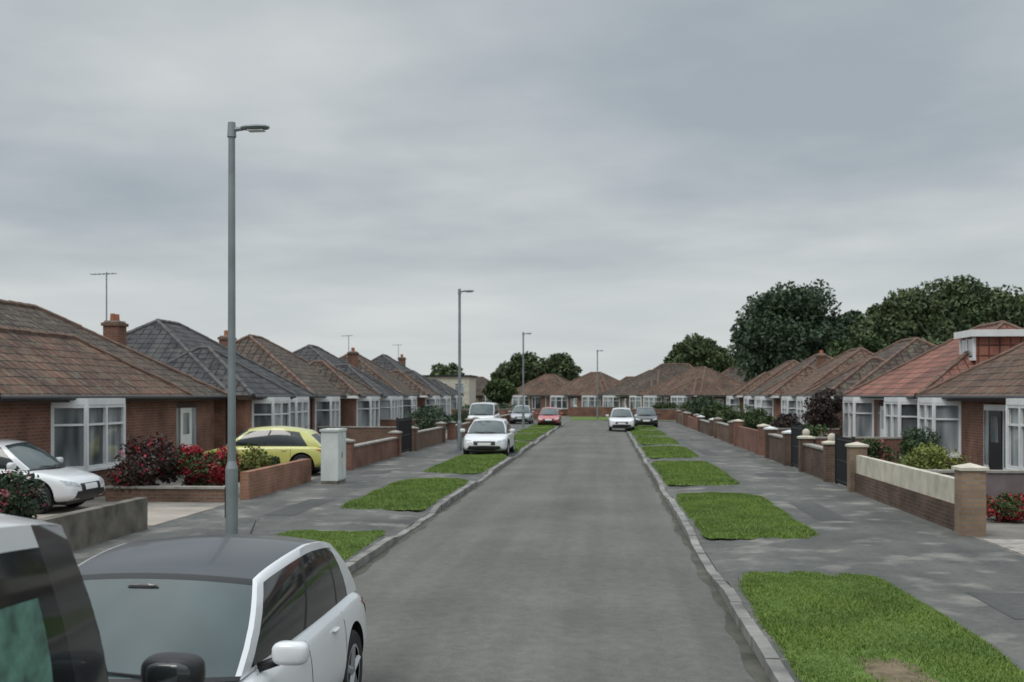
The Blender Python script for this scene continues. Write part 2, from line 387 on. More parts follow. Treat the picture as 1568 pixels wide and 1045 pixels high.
def house(o,d,a,w=10.2,depth=8,roof=tileBrown,bk=brickR,wing=None,wingroof=None,bays=((-3.6,-1.2),(1.4,3.8)),door=0,chim=(2.6,3.6),aerial=False,dormer=None,fascia=None,wallmat2=None,pitch=35,ez=2.48,ctop=5.2,name='brick_house'):
    E=empty(name); xf=lambda p:(o[0]+p[0]*d[0]+p[1]*a[0],o[1]+p[0]*d[1]+p[1]*a[1],p[2])
    fascia=fascia or white; rm=ridgeG if roof in (tileGrey,) else ridgeM
    hw=w/2
    W=B(); W.box(0,depth,-hw+.35,hw-.35,0,ez-.15,bk)
    R=B(); hip(R,-.35,depth+.35,-hw,hw,ez,pitch,roof,rm)
    F=B(); F.box(-.33,depth+.33,-hw+.02,hw-.02,ez-.15,ez-.004,fascia)
    F.tube((-.4,-hw,ez-.05),(-.4,hw,ez-.05),.055,.055,dark,8); F.tube((-.34,-hw-.05,ez-.05),(depth,-hw-.05,ez-.05),.055,.055,dark,8)
    F.tube((-.06,-hw+.5,.1),(-.06,-hw+.5,ez-.15),.035,.035,dark,8)
    Wn=B()
    if wing:
        t0,t1,pr,back=wing
        W.box(-pr,.003,t0+.3,t1-.3,0,ez-.15,wallmat2 or bk)
        if t0<-hw: W.box(.004,3.2,t0+.3,-hw+.34,0,ez-.151,bk)
        hip(R,-pr-.35,back,t0,t1,ez+.006,pitch+2,wingroof or roof,ridgeM if wingroof else rm)
        F.box(-pr-.33,-.34,t0+.02,t1-.02,ez-.147,ez-.003,fascia)
        if t0<-hw: F.box(-.338,back-.03,t0+.02,-hw+.01,ez-.146,ez-.003,fascia)
        F.tube((-pr-.4,t0,ez-.05),(-pr-.4,t1,ez-.05),.055,.055,dark,8)
    for t0,t1 in bays:
        uf=0
        if wing and t0>wing[0]-.1 and t1<wing[1]+.1: uf=-wing[2]
        bay(Wn,uf,t0,t1,bk)
    for tt,s in ((-hw+.35,-1),(hw-.35,1)):
        if s<0: window(Wn,(1.6,tt),(2.8,tt),1.05,2.1,-1) ; window(Wn,(5.4,tt),(6.2,tt),1.2,2.1,-1)
        else: window(Wn,(1.6,tt),(2.8,tt),1.05,2.1,1)
    D=B(); dm=random.choice([darkwood,white,dark])
    D.box(-.05,.02,door-.95,door+.95,.1,2.25,white if dm is not white else darkwood)
    D.box(-.09,-.05,door-.45,door+.45,.15,2.1,dm); D.box(-.10,-.088,door-.25,door+.25,1.3,1.95,pane)
    for s in (-1,1): D.box(-.062,-.048,door+s*.72-.17,door+s*.72+.17,.7,2.1,pane)
    D.box(-.5,-.09,door-.6,door+.6,.1,.2,conc)
    if chim:
        cu,ct=chim; C=B(); C.box(cu-.25,cu+.25,ct-.32,ct+.32,2.6,ctop,brickR); C.box(cu-.3,cu+.3,ct-.37,ct+.37,ctop-.12,ctop-.02,brickB); C.box(cu-.23,cu+.23,ct-.3,ct+.3,ctop,ctop+.05,conc)
        for s in (-.15,.15): C.tube((cu,ct+s,ctop+.05),(cu,ct+s,ctop+.28),.09,.075,terracotta,10)
        if aerial:
            h=aerial; C.tube((cu+.28,ct,ctop-.5),(cu+.28,ct,h),.024,.02,steel,6)
            an=random.uniform(1.0,1.6); dx,dy=math.sin(an),math.cos(an)
            q=(cu+.28,ct,h-.06); L=.6
            C.tube((q[0]-dx*L*.6,q[1]-dy*L*.6,q[2]),(q[0]+dx*L,q[1]+dy*L,q[2]),.016,.016,steel,5)
            for k in range(6):
                f=-.5+k*.28; C.tube((q[0]+dx*f*L+dy*.14,q[1]+dy*f*L-dx*.14,q[2]),(q[0]+dx*f*L-dy*.14,q[1]+dy*f*L+dx*.14,q[2]),.01,.01,steel,4)
        C.obj('chimney',E,xf)
    if dormer:
        for dt in dormer:
            Dm=B(); Dm.box(1.9,4.2,dt-.7,dt+.7,3.0,4.36,roof); Dm.box(1.7,4.5,dt-.9,dt+.9,4.36,4.58,white)
            Dm.box(1.84,1.9,dt-.6,dt+.6,3.75,4.3,pane)
            for q in (-.65,0,.65): Dm.box(1.82,1.898,dt+q-.05,dt+q+.05,3.7,4.34,white)
            Dm.box(1.80,1.899,dt-.72,dt+.72,3.6,3.7,white)
            Dm.obj('dormer',E,xf)
    W.obj('walls',E,xf); R.obj('roof',E,xf); F.obj('fascia_gutter',E,xf); Wn.obj('windows',E,xf); D.obj('door',E,xf)
    return E
Lx=(-1,0); Yx=(0,1); Rx=(1,0)
house((-12.9,30.0),Lx,Yx,w=12.2,roof=tileDB,bk=brickR,wing=(-8.8,1.7,.45,4.1),wingroof=tileBrown,bays=((-5.9,-3.1),),door=3.1,chim=(3.0,4.9),fascia=darkwood,pitch=31,ctop=4.85,aerial=6.5)
house((-12.9,41.8),Lx,Yx,w=10.8,roof=tileGrey,bk=brickO,wing=(-5.2,-.3,.7,4.2),bays=((-4.2,-1.4),(1.2,3.8)),door=.3,chim=(3.4,5.0),pitch=33,fascia=darkwood,ctop=5.0)
house((-12.9,52.6),Lx,Yx,w=10.6,roof=tileDB,bk=brickR,wing=(.2,5,.7,4.2),bays=((-4,-1.6),(1.2,4)),door=-.6,chim=None,pitch=33)
house((-12.9,63.1),Lx,Yx,w=10.4,roof=tileGrey,bk=brickB,wing=(-5,-.3,.7,4.2),bays=((-4,-1.4),(1.3,3.9)),chim=None,pitch=33)
house((-12.9,73.6),Lx,Yx,w=10.3,roof=tileDB,bk=brickR,wing=(.2,5,.7,4.2),bays=((-4,-1.6),(1.2,4)),chim=(3,-4.5),pitch=33,aerial=6.3)
house((-12.9,84.1),Lx,Yx,w=10.3,roof=tileGrey,bk=brickR,wing=(-5,-.3,.7,4.2),bays=((-4,-1.4),(1.3,3.9)),chim=(3.5,4.6),ctop=5.5,aerial=6.6)
house((-14.2,11.5),Lx,Yx,w=10.3,roof=tileGrey,bk=brickR,wing=None,chim=(4,4.2))
house((9.9,29.6),Rx,Yx,w=10.6,depth=7.2,roof=tileBrown,bk=brickR,bays=((-5.0,-2.6),(2.4,4.7)),door=-.6,chim=None,dormer=(.2,),pitch=32,fascia=darkwood)
house((9.9,40.3),Rx,Yx,w=10.4,depth=7.2,roof=tileRed,bk=brickR,bays=((-4.6,-2.0),(1.8,4.4)),door=0,chim=None,dormer=(-3.0,),pitch=32)
house((9.9,50.9),Rx,Yx,w=10.4,depth=7.2,roof=tileDB,bk=brickB,wing=(-4.8,-.2,.6,4),bays=((-4,-1.2),(1.8,4.4)),chim=None,pitch=32)
house((9.9,61.4),Rx,Yx,w=10.3,depth=7.2,roof=tileBrown,bk=brickR,wing=(.2,4.9,.6,4),bays=((-4,-1.4),(1.3,4)),chim=None,pitch=32)
house((9.9,71.9),Rx,Yx,w=10.3,depth=7.2,roof=tileDB,bk=brickR,bays=((-4,-1.4),(1.3,4)),chim=(3,-4),pitch=33,ctop=4.9)
house((9.9,82.5),Rx,Yx,w=10.3,depth=7.2,roof=tileBrown,bk=brickR,wing=(-4.8,-.2,.6,4),bays=((-4,-1.4),(1.3,4)),chim=None,pitch=32)
house((9.9,18.6),Rx,Yx,w=10.4,depth=7.2,roof=tileDB,bk=brickB,bays=((-4,-1.4),(1.3,4)),chim=None,pitch=33)
rf=[tileBrown,tileDB,tileDB,tileRed,tileGrey,tileBrown,tileDB,tileRed]
dg=math.radians
def rot(deg):
    c,s=math.cos(dg(deg)),math.sin(dg(deg)); return (c,s),(-s,c)
for (x,y,ang,rr,bb) in ((6.5,113,35,0,0),(2.5,125,40,1,1),(-3.5,136,55,0,0),(-9,150,70,0,1),(14,116,90,2,1),(25,116,90,1,0),(36,118,90,0,1)):
    d_,a_=rot(ang); house((x,y),d_,a_,w=10.2,roof=rf[rr],bk=[brickR,brickB][bb],wing=(-4.8,-.2,.6,4.2),bays=((-4,-1.3),(1.4,4)),chim=None,pitch=33)
for (x,y,ang,rr) in ((-17,114,170,4),(-20,127,165,1),(-27,140,160,0),(-20,170,90,1),(-31,172,90,2),(-8,178,90,0),(4,170,90,2),(16,168,90,1)):
    d_,a_=rot(ang); house((x,y),d_,a_,w=10.2,roof=rf[rr],bk=brickR,wing=(-4.8,-.2,.6,4.2),bays=((-4,-1.3),(1.4,4)),chim=(4,4.4) if rr==1 else None,pitch=33)
d_,a_=rot(75); house((7.5,134),d_,a_,w=12,roof=tileDB,bk=brickB,bays=((-4,-1.3),(1.4,4)),chim=None,pitch=38,ez=2.9,dormer=(0,))
E=empty('rendered_house'); b=B(); b.box(-25.5,-18.5,150,158,0,5.0,render); b.obj('walls',E)
b=B(); b.box(-25.8,-18.2,149.7,158.3,5.0,5.2,dark); b.obj('flat_roof',E)
b=B(); [window(b,(x,150),(x+1.2,150),2.9,4.1,-1) for x in (-24.7,-22.6,-20.4)]; b.obj('windows',E)

# ---------------------------------------------------------------- walls, gates
def wall(x,y0,y1,h,mat,cap=None,pier=True,cappier=None,ball=False,upper=None,name='garden_wall'):
    E=empty(name); b=B(); th=.2; zb=.05
    if upper: 
        b.box(x-th/2,x+th/2,y0,y1,zb,upper[0],mat); b.box(x-th/2+.03,x+th/2-.03,y0,y1,upper[0],h,upper[1])
    else: b.box(x-th/2,x+th/2,y0,y1,zb,h,mat)
    b.obj('wall',E)
    if cap:
        c=B(); c.box(x-th/2-.04,x+th/2+.04,y0+.02,y1-.02,h,h+.055,cap); c.obj('coping',E)
    if pier:
        for y in (y0-.17,y1+.17):
            c=B(); c.box(x-.2,x+.2,y-.2,y+.2,zb,h+.2,pier if pier is not True else mat)
            c.box(x-.24,x+.24,y-.24,y+.24,h+.2,h+.25,cappier or conc)
            c.add([(x-.24,y-.24,h+.25),(x+.24,y-.24,h+.25),(x+.24,y+.24,h+.25),(x-.24,y+.24,h+.25),(x,y,h+.32)],[(0,1,4),(1,2,4),(2,3,4),(3,0,4)],cappier or conc)
            if ball: c.ell((x,y,h+.38),(.12,.12,.12),cappier or conc,12,8)
            c.obj('pier',E)
def gate(x,y0,y1,h):
    E=empty('metal_gate'); b=B()
    for z in (.2,h*.55,h-.05): b.box(x-.02,x+.02,y0,y1,z,z+.05,dark)
    y=y0
    while y<=y1:
        b.tube((x,y,.15),(x,y,h+.05),.02,.02,dark,6); y+=.09
    b.box(x-.04,x+.04,y0-.05,y0+.02,.1,h+.1,dark); b.box(x-.04,x+.04,y1-.02,y1+.05,.1,h+.1,dark)
    b.obj('bars',E)
wall(-8.2,8,19.1,.68,concD,None,pier=False)
wall(-8.2,24.7,30.1,.74,brickO,None,pier=False)
wall(-8.2,34.9,42.8,.8,brickR,conc)
wall(-8.2,47,55,.85,brickB,conc); wall(-8.2,59,66.5,.8,brickR,conc); wall(-8.2,70,77.4,.8,brickB,None); wall(-8.2,81,96,.8,brickR,conc)
gate(-8.2,43.4,46.4,1.5)
cream=M('cream_masonry_paint',(.54,.50,.41),.8,var=.22,vscale=3)
wall(6.2,19.7,27.9,1.02,brickD,None,pier=brickY,upper=(.58,cream),cappier=cream)
gate(6.2,28.5,30.5,1.35)
wall(6.2,31.3,34.9,.95,brickD,conc,cappier=cream,ball=True)
gate(6.2,35.6,37.6,1.45)
wall(6.2,38.3,42.3,1.0,brickD,conc,cappier=white)
wall(6.2,44.5,52.5,1.05,brickR,None,cappier=cream); wall(6.2,55,62,.95,brickB,conc); wall(6.2,65,73,.85,brickD,conc,cappier=white); wall(6.2,76.5,84,.9,brickR,None); wall(6.2,87,95,.9,brickB,None)
gate(6.2,52.9,54.4,1.2)
wall(6.2,2,14.6,.8,brickB,conc)
def sidewall(x0,x1,y,h,mat,name='garden_wall'):
    E=empty(name); b=B(); b.box(x0,x1,y-.1,y+.1,.05,h,mat); b.obj('wall',E)
    c=B(); c.box(x0,x1,y-.13,y+.13,h,h+.05,conc); c.obj('coping',E)
sidewall(6.45,9.4,35.1,1.15,brickR); sidewall(6.45,9.4,23.6,.9,M('mauve_render',(.17,.14,.145),.9,var=.2)); sidewall(6.45,9.4,45.8,1.1,brickB)
sidewall(-12.3,-8.4,35.6,.95,brickR); sidewall(-11.2,-8.4,24.2,.4,brickB); sidewall(-12.3,-8.4,57,1.2,brickR); sidewall(-12.3,-8.4,46.8,1.1,brickB)
for x0,x1,y in ((-16,-5.5,107.5),(2.3,16,107.8),(-4,1.5,126)): sidewall(x0,x1,y,1.1,brickR)
def fence(x0,y0,x1,y1,h):
    E=empty('wooden_fence'); b=B(); L=math.dist((x0,y0),(x1,y1)); n=int(L/.14)
    fm=M('fence_wood',(.16,.10,.065),.85,var=.3,vscale=3)
    for i in range(n):
        f=i/n; g=(i+.9)/n; b.seg((x0+(x1-x0)*f,y0+(y1-y0)*f),(x0+(x1-x0)*g,y0+(y1-y0)*g),.05,h+random.uniform(-.02,.02),.03,fm)
    b.obj('boards',E)
fence(-13.2,47.1,-20,47.1,1.8); fence(10.5,35,17,35,1.8); fence(10.5,45.6,17,45.6,1.8)

E=empty('utility_cabinet'); b=B(); x,y=-7.35,29.6
b.box(x-.22,x+.22,y-.46,y+.46,.1,.2,concD); b.box(x-.23,x+.23,y-.45,y+.45,.2,1.52,cabm); b.box(x-.26,x+.26,y-.48,y+.48,1.52,1.58,cabm)
b.obj('cabinet_body',E)
b=B()
for s in (-1,1): b.box(x+.23,x+.24,y+s*.225-.216,y+s*.225+.216,.24,1.48,cabm)
b.box(x+.24,x+.255,y-.04,y-.02,.8,.95,dark); 
b.obj('doors',E)

def lamp(x,y,h=6.9):
    E=empty('street_lamp'); b=B()
    b.tube((x,y,.08),(x,y,1.3),.10,.10,steel,14); b.tube((x,y,1.3),(x,y,1.42),.10,.066,steel,14); b.tube((x,y,1.42),(x,y,h),.066,.054,steel,12)
    b.box(x-.101,x-.07,y-.05,y+.05,.5,1.0,dark); b.obj('column',E,smooth=False)
    b=B(); b.tube((x,y,h-.12),(x,y,h+.12),.075,.06,steel,12); b.tube((x,y,h),(x+.2,y,h+.02),.04,.035,steel,10)
    vs=[]
    prof=[(.16,.05,.03),(.26,.11,.045),(.42,.13,.05),(.56,.11,.038),(.62,.05,.02)]
    for px,wy,hz in prof:
        for t in range(10):
            an=2*math.pi*t/10; vs.append((x+px,y+wy*math.cos(an),h+.03+hz*math.sin(an)))
    fs=[(j*10+i,j*10+(i+1)%10,(j+1)*10+(i+1)%10,(j+1)*10+i) for j in range(4) for i in range(10)]+[tuple(range(10)),tuple(range(40,50))]
    b.add(vs,fs,steel); b.box(x+.28,x+.54,y-.08,y+.08,h-.03,h-.015,white); b.obj('lantern',E)
lamp(-6.07,17.65,6.82); lamp(-6.2,47.0); lamp(-5.9,79.8); lamp(-.8,111.5)

# ---------------------------------------------------------------- foliage
def leafmat(name,cols,):
    m,nt,b=newmat(name); b.inputs['Roughness'].default_value=.6; b.inputs['Specular IOR Level'].default_value=.25
    gi=N(nt,'ShaderNodeNewGeometry'); c=ramp(nt,gi.outputs['Random Per Island'],[(0,cols[0]),(.5,cols[1]),(1,cols[2])])
    f=noise(nt,.6,3); c=mixc(nt,1.0,c,ramp(nt,f,[(.32,(.6,.65,.65)),(.68,(1.35,1.3,1.15))]),'MULTIPLY')
    nt.links.new(c,b.inputs['Base Color']); return m
leafD=leafmat('leaf_dark',[(.036,.060,.040),(.054,.084,.052),(.074,.108,.060)])
leafO=leafmat('leaf_oak',[(.052,.074,.038),(.076,.104,.05),(.105,.135,.062)])
leafL=leafmat('leaf_light',[(.10,.13,.035),(.16,.19,.045),(.22,.24,.07)])
leafP=leafmat('leaf_purple',[(.036,.026,.026),(.056,.040,.038),(.078,.06,.05)])
leafG=leafmat('leaf_green',[(.036,.06,.025),(.058,.086,.034),(.085,.12,.046)])
flR=leafmat('flower_red',[(.2,.012,.025),(.33,.025,.04),(.42,.06,.08)])
flP=leafmat('flower_pink',[(.25,.05,.08),(.38,.1,.14),(.42,.18,.2)])
bark=M('bark',(.07,.05,.035),.9,var=.35,vscale=6,bump=.5)
def cloud(rnd,c,R,n,leaf,K,cr):
    d=rnd.normal(size=(K,3)); d/=np.linalg.norm(d,axis=1)[:,None]
    rad=rnd.uniform(.25,1,K)**.5
    C=np.array(c)+d*rad[:,None]*np.array(R)*(1-cr*.6)
    sz=rnd.uniform(.6,1.3,K)*cr*np.mean(R)
    k=rnd.integers(0,K,n); dd=rnd.normal(size=(n,3)); dd/=np.linalg.norm(dd,axis=1)[:,None]
    rr=rnd.uniform(.35,1.15,n)**.6
    P=C[k]+dd*(rr*sz[k])[:,None]*np.array([1,1,.8])
    a=rnd.normal(size=(n,3)); a/=np.linalg.norm(a,axis=1)[:,None]; b=np.cross(a,rnd.normal(size=(n,3))); b/=np.linalg.norm(b,axis=1)[:,None]
    s=leaf*rnd.uniform(.5,1.3,n)[:,None]
    V=np.stack([P-a*s,P+b*s*.55,P+a*s,P-b*s*.55],1).reshape(-1,3)
    return V,np.arange(n*4).reshape(-1,4),C,sz
def tree(x,y,h,r,rz,mat,seed,n=16000,leaf=.3,K=55,name='tree',zb=0):
    rnd=np.random.default_rng(seed); E=empty(name)
    c=(x,y,h-rz*.98)
    V,F,C,sz=cloud(rnd,c,(r,r,rz),n,leaf,K,.3); V[:,2]=np.maximum(V[:,2],zb+.3)
    npmesh('crown',V,F,[mat],parent=E)
    b=B(); top=h-rz; tr=r*.06+.05
    b.tube((x,y,zb),(x+.1*tr,y,top*.5),tr*1.4,tr,bark,10); b.tube((x+.1*tr,y,top*.5),(x,y,h-rz*.5),tr,tr*.4,bark,8)
    for i in rnd.choice(K,min(K,14),replace=False):
        q=C[i]; z0=top*rnd.uniform(.4,.9); b.tube((x,y,z0),tuple(q),tr*.45,tr*.1,bark,6)
    b.obj('trunk',E)
    return E
tree(15.6,97,12.3,5.0,4.9,leafD,1,42000,.2,110)
tree(20.5,103,11.0,4.2,4.2,leafD,2,22000,.22)
tree(24.0,92,10.8,4.2,3.8,leafO,3,26000,.2)
tree(29.0,96,12.2,4.6,4.4,leafO,4,32000,.2,90)
tree(33.0,97,11.4,4.6,4.4,leafO,14,30000,.2,90)
tree(18.5,82,7.2,3.0,2.5,leafG,5,14000,.18)
tree(22.0,78,6.2,3.4,2.2,leafO,15,14000,.18)
tree(12.0,152,10.6,4.2,3.6,leafO,6,16000,.3)
tree(15.5,155,9.2,3.2,3.2,leafO,16,10000,.3)
tree(-12.5,190,10.0,4.6,3.6,leafO,7,14000,.34); tree(-8.0,192,9.4,4.4,3.2,leafO,17,12000,.34); tree(-16,188,8.2,3.4,3,leafO,27,8000,.34)
tree(-24,165,7.2,3,2.6,leafO,28,6000,.34)
tree(8.3,43.6,2.8,.8,.85,leafP,8,3600,.07,34,'maple_tree')
tree(-12,126,4.4,2,1.6,leafG,63,6000,.22)
def shrub(x,y,h,r,mat,seed,n=5000,leaf=.05,fl=None,ff=.15,name='shrub',ry=None):
    rnd=np.random.default_rng(seed); E=empty(name); ry=ry or r
    V,F,C,sz=cloud(rnd,(x,y,h*.52+.1),(r,ry,h*.5),n,leaf,26,.38); V[:,2]=np.maximum(V[:,2],.11)
    mi=None; mats=[mat]
    if fl:
        mats.append(fl)
        ctr=V.reshape(-1,4,3).mean(1); kk=(np.sin(ctr[:,0]*9+seed)+np.sin(ctr[:,1]*8)+np.sin(ctr[:,2]*11))>.5
        mi=((rnd.uniform(size=n)<ff*2)&kk|(rnd.uniform(size=n)<ff*.4)).astype(int)
    npmesh('foliage',V,F,mats,mi,parent=E)
    b=B()
    for i in range(0,26,3):
        q=C[i]; b.tube((x+rnd.uniform(-.1,.1),y+rnd.uniform(-.1,.1),.08),tuple(q),.02,.006,bark,5)
    b.obj('stems',E)
shrub(-10.5,24.7,1.55,.85,leafP,31,8000,.05,flR,.10,'rose_bush')
shrub(-9.45,25.6,1.25,.9,leafG,32,8000,.05,flR,.6,'rose_bush')
shrub(-10.6,18.9,1.0,.75,leafD,33,6000,.05,flP,.2,'flowering_shrub')
shrub(-8.9,27.6,1.1,.55,leafL,34,4000,.045,flP,.1)
shrub(-8.9,28.8,.85,.4,leafG,35,3500,.045)
shrub(7.2,25.4,1.35,.75,leafL,37,7000,.04,None,0,'conifer_shrub',1.4)
shrub(7.6,21.8,.5,.6,leafG,38,3000,.04,flR,.4,'flowering_shrub')
shrub(7.5,27.4,1.5,.5,leafG,39,3000,.05); shrub(8.8,32.0,1.7,.6,leafD,71,3500,.05); shrub(7.3,39.8,1.5,.7,leafG,72,3500,.06); shrub(7.2,36.6,1.3,.5,leafD,73,3000,.05,flP,.1); shrub(8.7,46.6,2.0,.8,leafD,74,3500,.07)
shrub(-9.3,58.0,2.0,1.0,leafD,40,8000,.07,None,0,'hedge',2.4)
shrub(-9.4,72.5,1.4,.8,leafG,42,4000,.08,None,0,'hedge',1.8)
shrub(7.8,49,1.6,.8,leafP,43,4000,.07); shrub(7.8,58,1.7,.9,leafG,44,4000,.08); shrub(7.6,67,1.7,1.0,leafG,45,4000,.1,None,0,'hedge',2)
shrub(7.8,79,2.0,1.2,leafG,46,4000,.12,None,0,'hedge',2); shrub(7.8,91,2.2,1.2,leafD,47,4000,.12,None,0,'hedge',2.5)
shrub(-9.8,39.5,1.1,.6,leafG,48,4000,.06); shrub(7.8,33.2,1.2,.6,leafG,49,4000,.05,flP,.15)
shrub(8,108.8,1.8,5,leafG,50,5000,.13,None,0,'hedge',.8); shrub(-11,108.8,1.5,4.5,leafD,51,5000,.13,None,0,'hedge',.8)

# ---------------------------------------------------------------- vehicles
def paint(name,col,metal=0): return M(name,col,.32,metal,var=.04,vscale=1.5,spec=.5,coat=.8)
pW=paint('paint_white',(.70,.71,.72)); pY=paint('paint_yellow',(.52,.51,.14)); pRd=paint('paint_red',(.42,.06,.06)); pK=paint('paint_black',(.02,.022,.026)); pS=paint('paint_silver',(.35,.36,.38),.5)
pRoof=M('paint_roof_black',(.022,.027,.034),.3,var=.1,spec=.45,coat=.25)
def glassm(name,c):
    m,nt,b=newmat(name); f=noise(nt,1.5,2)
    nt.links.new(ramp(nt,f,[(.3,tuple(x*.7 for x in c)),(.7,tuple(x*1.3 for x in c))]),b.inputs['Base Color'])
    b.inputs['Roughness'].default_value=.07; b.inputs['Specular IOR Level'].default_value=.7; return m
gW=glassm('windscreen_glass',(.05,.072,.074)); gS=glassm('side_glass',(.02,.024,.025))  # windscreen base tint lifted grey-blue to stand in for reflected sky
tyre=M('tyre_rubber',(.02,.02,.021),.85,var=.2); alloy=M('alloy_wheel',(.42,.43,.44),.35,metal=.7,var=.05)
lightM=M('headlamp_lens',(.40,.43,.45),.12,var=.35,vscale=14,spec=.8); tailM=M('tail_lamp',(.35,.015,.015),.2,var=.2,vscale=10,spec=.8)
plateW=M('number_plate_white',(.7,.7,.68),.5,var=.05); plateY=M('number_plate_yellow',(.65,.5,.06),.5,var=.05)
def wheel(parent,x,y,r,s):
    b=B(); n=32; prof=[(r*.66,-.1),(r*.93,-.105),(r,-.08),(r,.08),(r*.93,.105),(r*.66,.1)]
    vs=[];fs=[]
    for i in range(n):
        t=2*math.pi*i/n
        for q,w in prof: vs.append((w,q*math.cos(t),q*math.sin(t)))
    m=len(prof)
    for i in range(n):
        for j in range(m-1): fs.append((i*m+j,((i+1)%n)*m+j,((i+1)%n)*m+j+1,i*m+j+1))
    b.add(vs,fs,tyre)
    b.tube((-.05,0,0),(s*.045,0,0),r*.67,r*.67,dark,24)
    vs=[];fs=[]
    for i in range(n):
        t=2*math.pi*i/n
        for q in (r*.60,r*.68): vs.append((s*.1,q*math.cos(t),q*math.sin(t)))
    fs=[(i*2,((i+1)%n)*2,((i+1)%n)*2+1,i*2+1) for i in range(n)]; b.add(vs,fs,alloy)
    for k in range(5):
        t=2*math.pi*k/5+.3; b.tube((s*.07,0,0),(s*.085,r*.62*math.cos(t),r*.62*math.sin(t)),.045,.032,alloy,6)
    b.tube((s*.04,0,0),(s*.1,0,0),.06,.05,alloy,12)
    o=b.obj('wheel',parent,smooth=False); o.location=(x,y,r); return o
def car(loc,yaw,L=4.05,W=1.76,H=1.5,pt=pW,kind='hatch',hood=.9,run=.65,roofmat=None,belt=None,roofw=.66,rrun=.5,name='parked_car',pillar=None,z0=0,sticker=False,bowr=.04):
    E=empty(name,(loc[0],loc[1],z0),yaw)
    van=kind=='van'; b_=belt or H*.635; hwid=W/2; h2=L/2; cowl=h2-hood
    pillar=pillar or pt; roofmat=roofmat or pt
    T=[(-h2,.80,.40,b_-.34),(-h2+.03,.88,.32,b_-.2),(-h2+.12,.945,.26,b_-.04),(-h2+.45,.985,.21,b_),(-.6,1,.2,b_),(.2,1,.2,b_-.01),(cowl-.1,1,.2,b_-.04),(cowl+.12,.99,.2,b_-.07),
       (cowl+(hood-.12)*.45,.97,.2,b_-.13),(h2-.25,.93,.22,b_-.20),(h2-.09,.87,.25,b_-.29),(h2-.01,.76,.30,b_-.42)]
    if van: T=[(-h2,.92,.35,b_-.1),(-h2+.04,.96,.28,b_),(-h2+.2,.985,.24,b_)]+[t for t in T[4:7]]+[(cowl+.1,.99,.2,b_-.08),(h2-.22,.94,.22,b_-.22),(h2-.07,.88,.25,b_-.34),(h2-.01,.78,.3,b_-.55)]
    vs=[];n=0
    for y,wf,zb,zt in T:
        w=hwid*wf; l=lambda t:zb+(zt-zb)*t
        half=[(.78*w,zb),(.95*w,zb+.05),(w,l(.28)),(1.0*w,l(.55)),(.985*w,l(.8)),(.945*w,l(.95)),(.87*w,zt+.005),(.5*w,zt+.03)]
        ring=[(0,zb)]+half+[(0,zt+.04)]+[(-x,z) for x,z in half[::-1]]
        n=len(ring); vs+=[(x,y,z) for x,z in ring]
    fs=[(j*n+i,j*n+(i+1)%n,(j+1)*n+(i+1)%n,(j+1)*n+i) for j in range(len(T)-1) for i in range(n)]+[tuple(range(n)),tuple(range((len(T)-1)*n,len(T)*n))]
    b=B(); b.add(vs,fs,pt); body=b.obj('body_tmp')
    md=body.modifiers.new('s','SUBSURF'); md.levels=2
    wr=.33 if not van else .34; wy=[h2-.78,-h2+.72]
    cutters=[]
    for y in wy:
        c=B(); c.tube((-hwid-.2,y,wr+.0),(-hwid+.24,y,wr),wr+.05,wr+.05,dark,32); c.tube((hwid-.24,y,wr),(hwid+.2,y,wr),wr+.05,wr+.05,dark,32)
        co=c.obj('cut'); cutters.append(co); m2=body.modifiers.new('b','BOOLEAN'); m2.object=co; m2.operation='DIFFERENCE'; m2.solver='EXACT'
        try: m2.material_mode='TRANSFER'
        except Exception: pass
    dgr=bpy.context.evaluated_depsgraph_get(); ev=body.evaluated_get(dgr); me=bpy.data.meshes.new_from_object(ev)
    for p in me.polygons: p.use_smooth=True
    bo=bpy.data.objects.new('body',me); COL.objects.link(bo); bo.parent=E
    try: me.set_sharp_from_angle(angle=math.radians(40))
    except Exception: pass
    bvh=BVHTree.FromPolygons([v.co.copy() for v in me.vertices],[tuple(p.vertices) for p in me.polygons])
    for o in [body]+cutters: bpy.data.objects.remove(o)
    def patch(corners,axis,mat,part,nu=10,nv=4,off=.006,mirror=True,side=1):
        c=[Vector((q[0],q[1])) for q in corners]; q=B()
        for sx in ((1,-1) if mirror else (1,)):
            vs=[];okk=True
            for j in range(nv+1):
                for i in range(nu+1):
                    u,v=i/nu,j/nv; p=(c[0]*(1-u)+c[1]*u)*(1-v)+(c[3]*(1-u)+c[2]*u)*v
                    if axis=='y': o=Vector((sx*p.x,side*(h2+1),p.y)); d=Vector((0,-side,0))
                    elif axis=='x': o=Vector((sx*(hwid+1),p.x,p.y)); d=Vector((-sx,0,0))
                    else: o=Vector((sx*p.x,p.y,H+2)); d=Vector((0,0,-1))
                    hit,nn,_,_=bvh.ray_cast(o,d)
                    if hit is None: okk=False; hit=Vector((sx*p.x,side*h2*.97,p.y)) if axis=='y' else o+d
                    else:
                        if nn.dot(d)>0: nn=-nn
                        hit=hit+nn*off
                    vs.append(tuple(hit))
            if okk:
                fs=[(j*(nu+1)+i,j*(nu+1)+i+1,(j+1)*(nu+1)+i+1,(j+1)*(nu+1)+i) for j in range(nv) for i in range(nu)]
                q.add(vs,fs,mat)
        if q.v: q.obj(part,E,smooth=True)
    w=hwid
    hz=b_-.30
    patch([(w*.50,hz-.09),(w*.88,hz-.03),(w*.885,hz+.07),(w*.56,hz+.00)],'y',lightM,'headlamps',off=.008)
    patch([(-w*.46,hz-.17),(w*.46,hz-.17),(w*.48,hz-.02),(-w*.48,hz-.02)],'y',dark,'grille',mirror=False)
    patch([(-w*.78,.27),(w*.78,.27),(w*.66,.44),(-w*.66,.44)],'y',dark,'bumper_intake',mirror=False,nu=16)
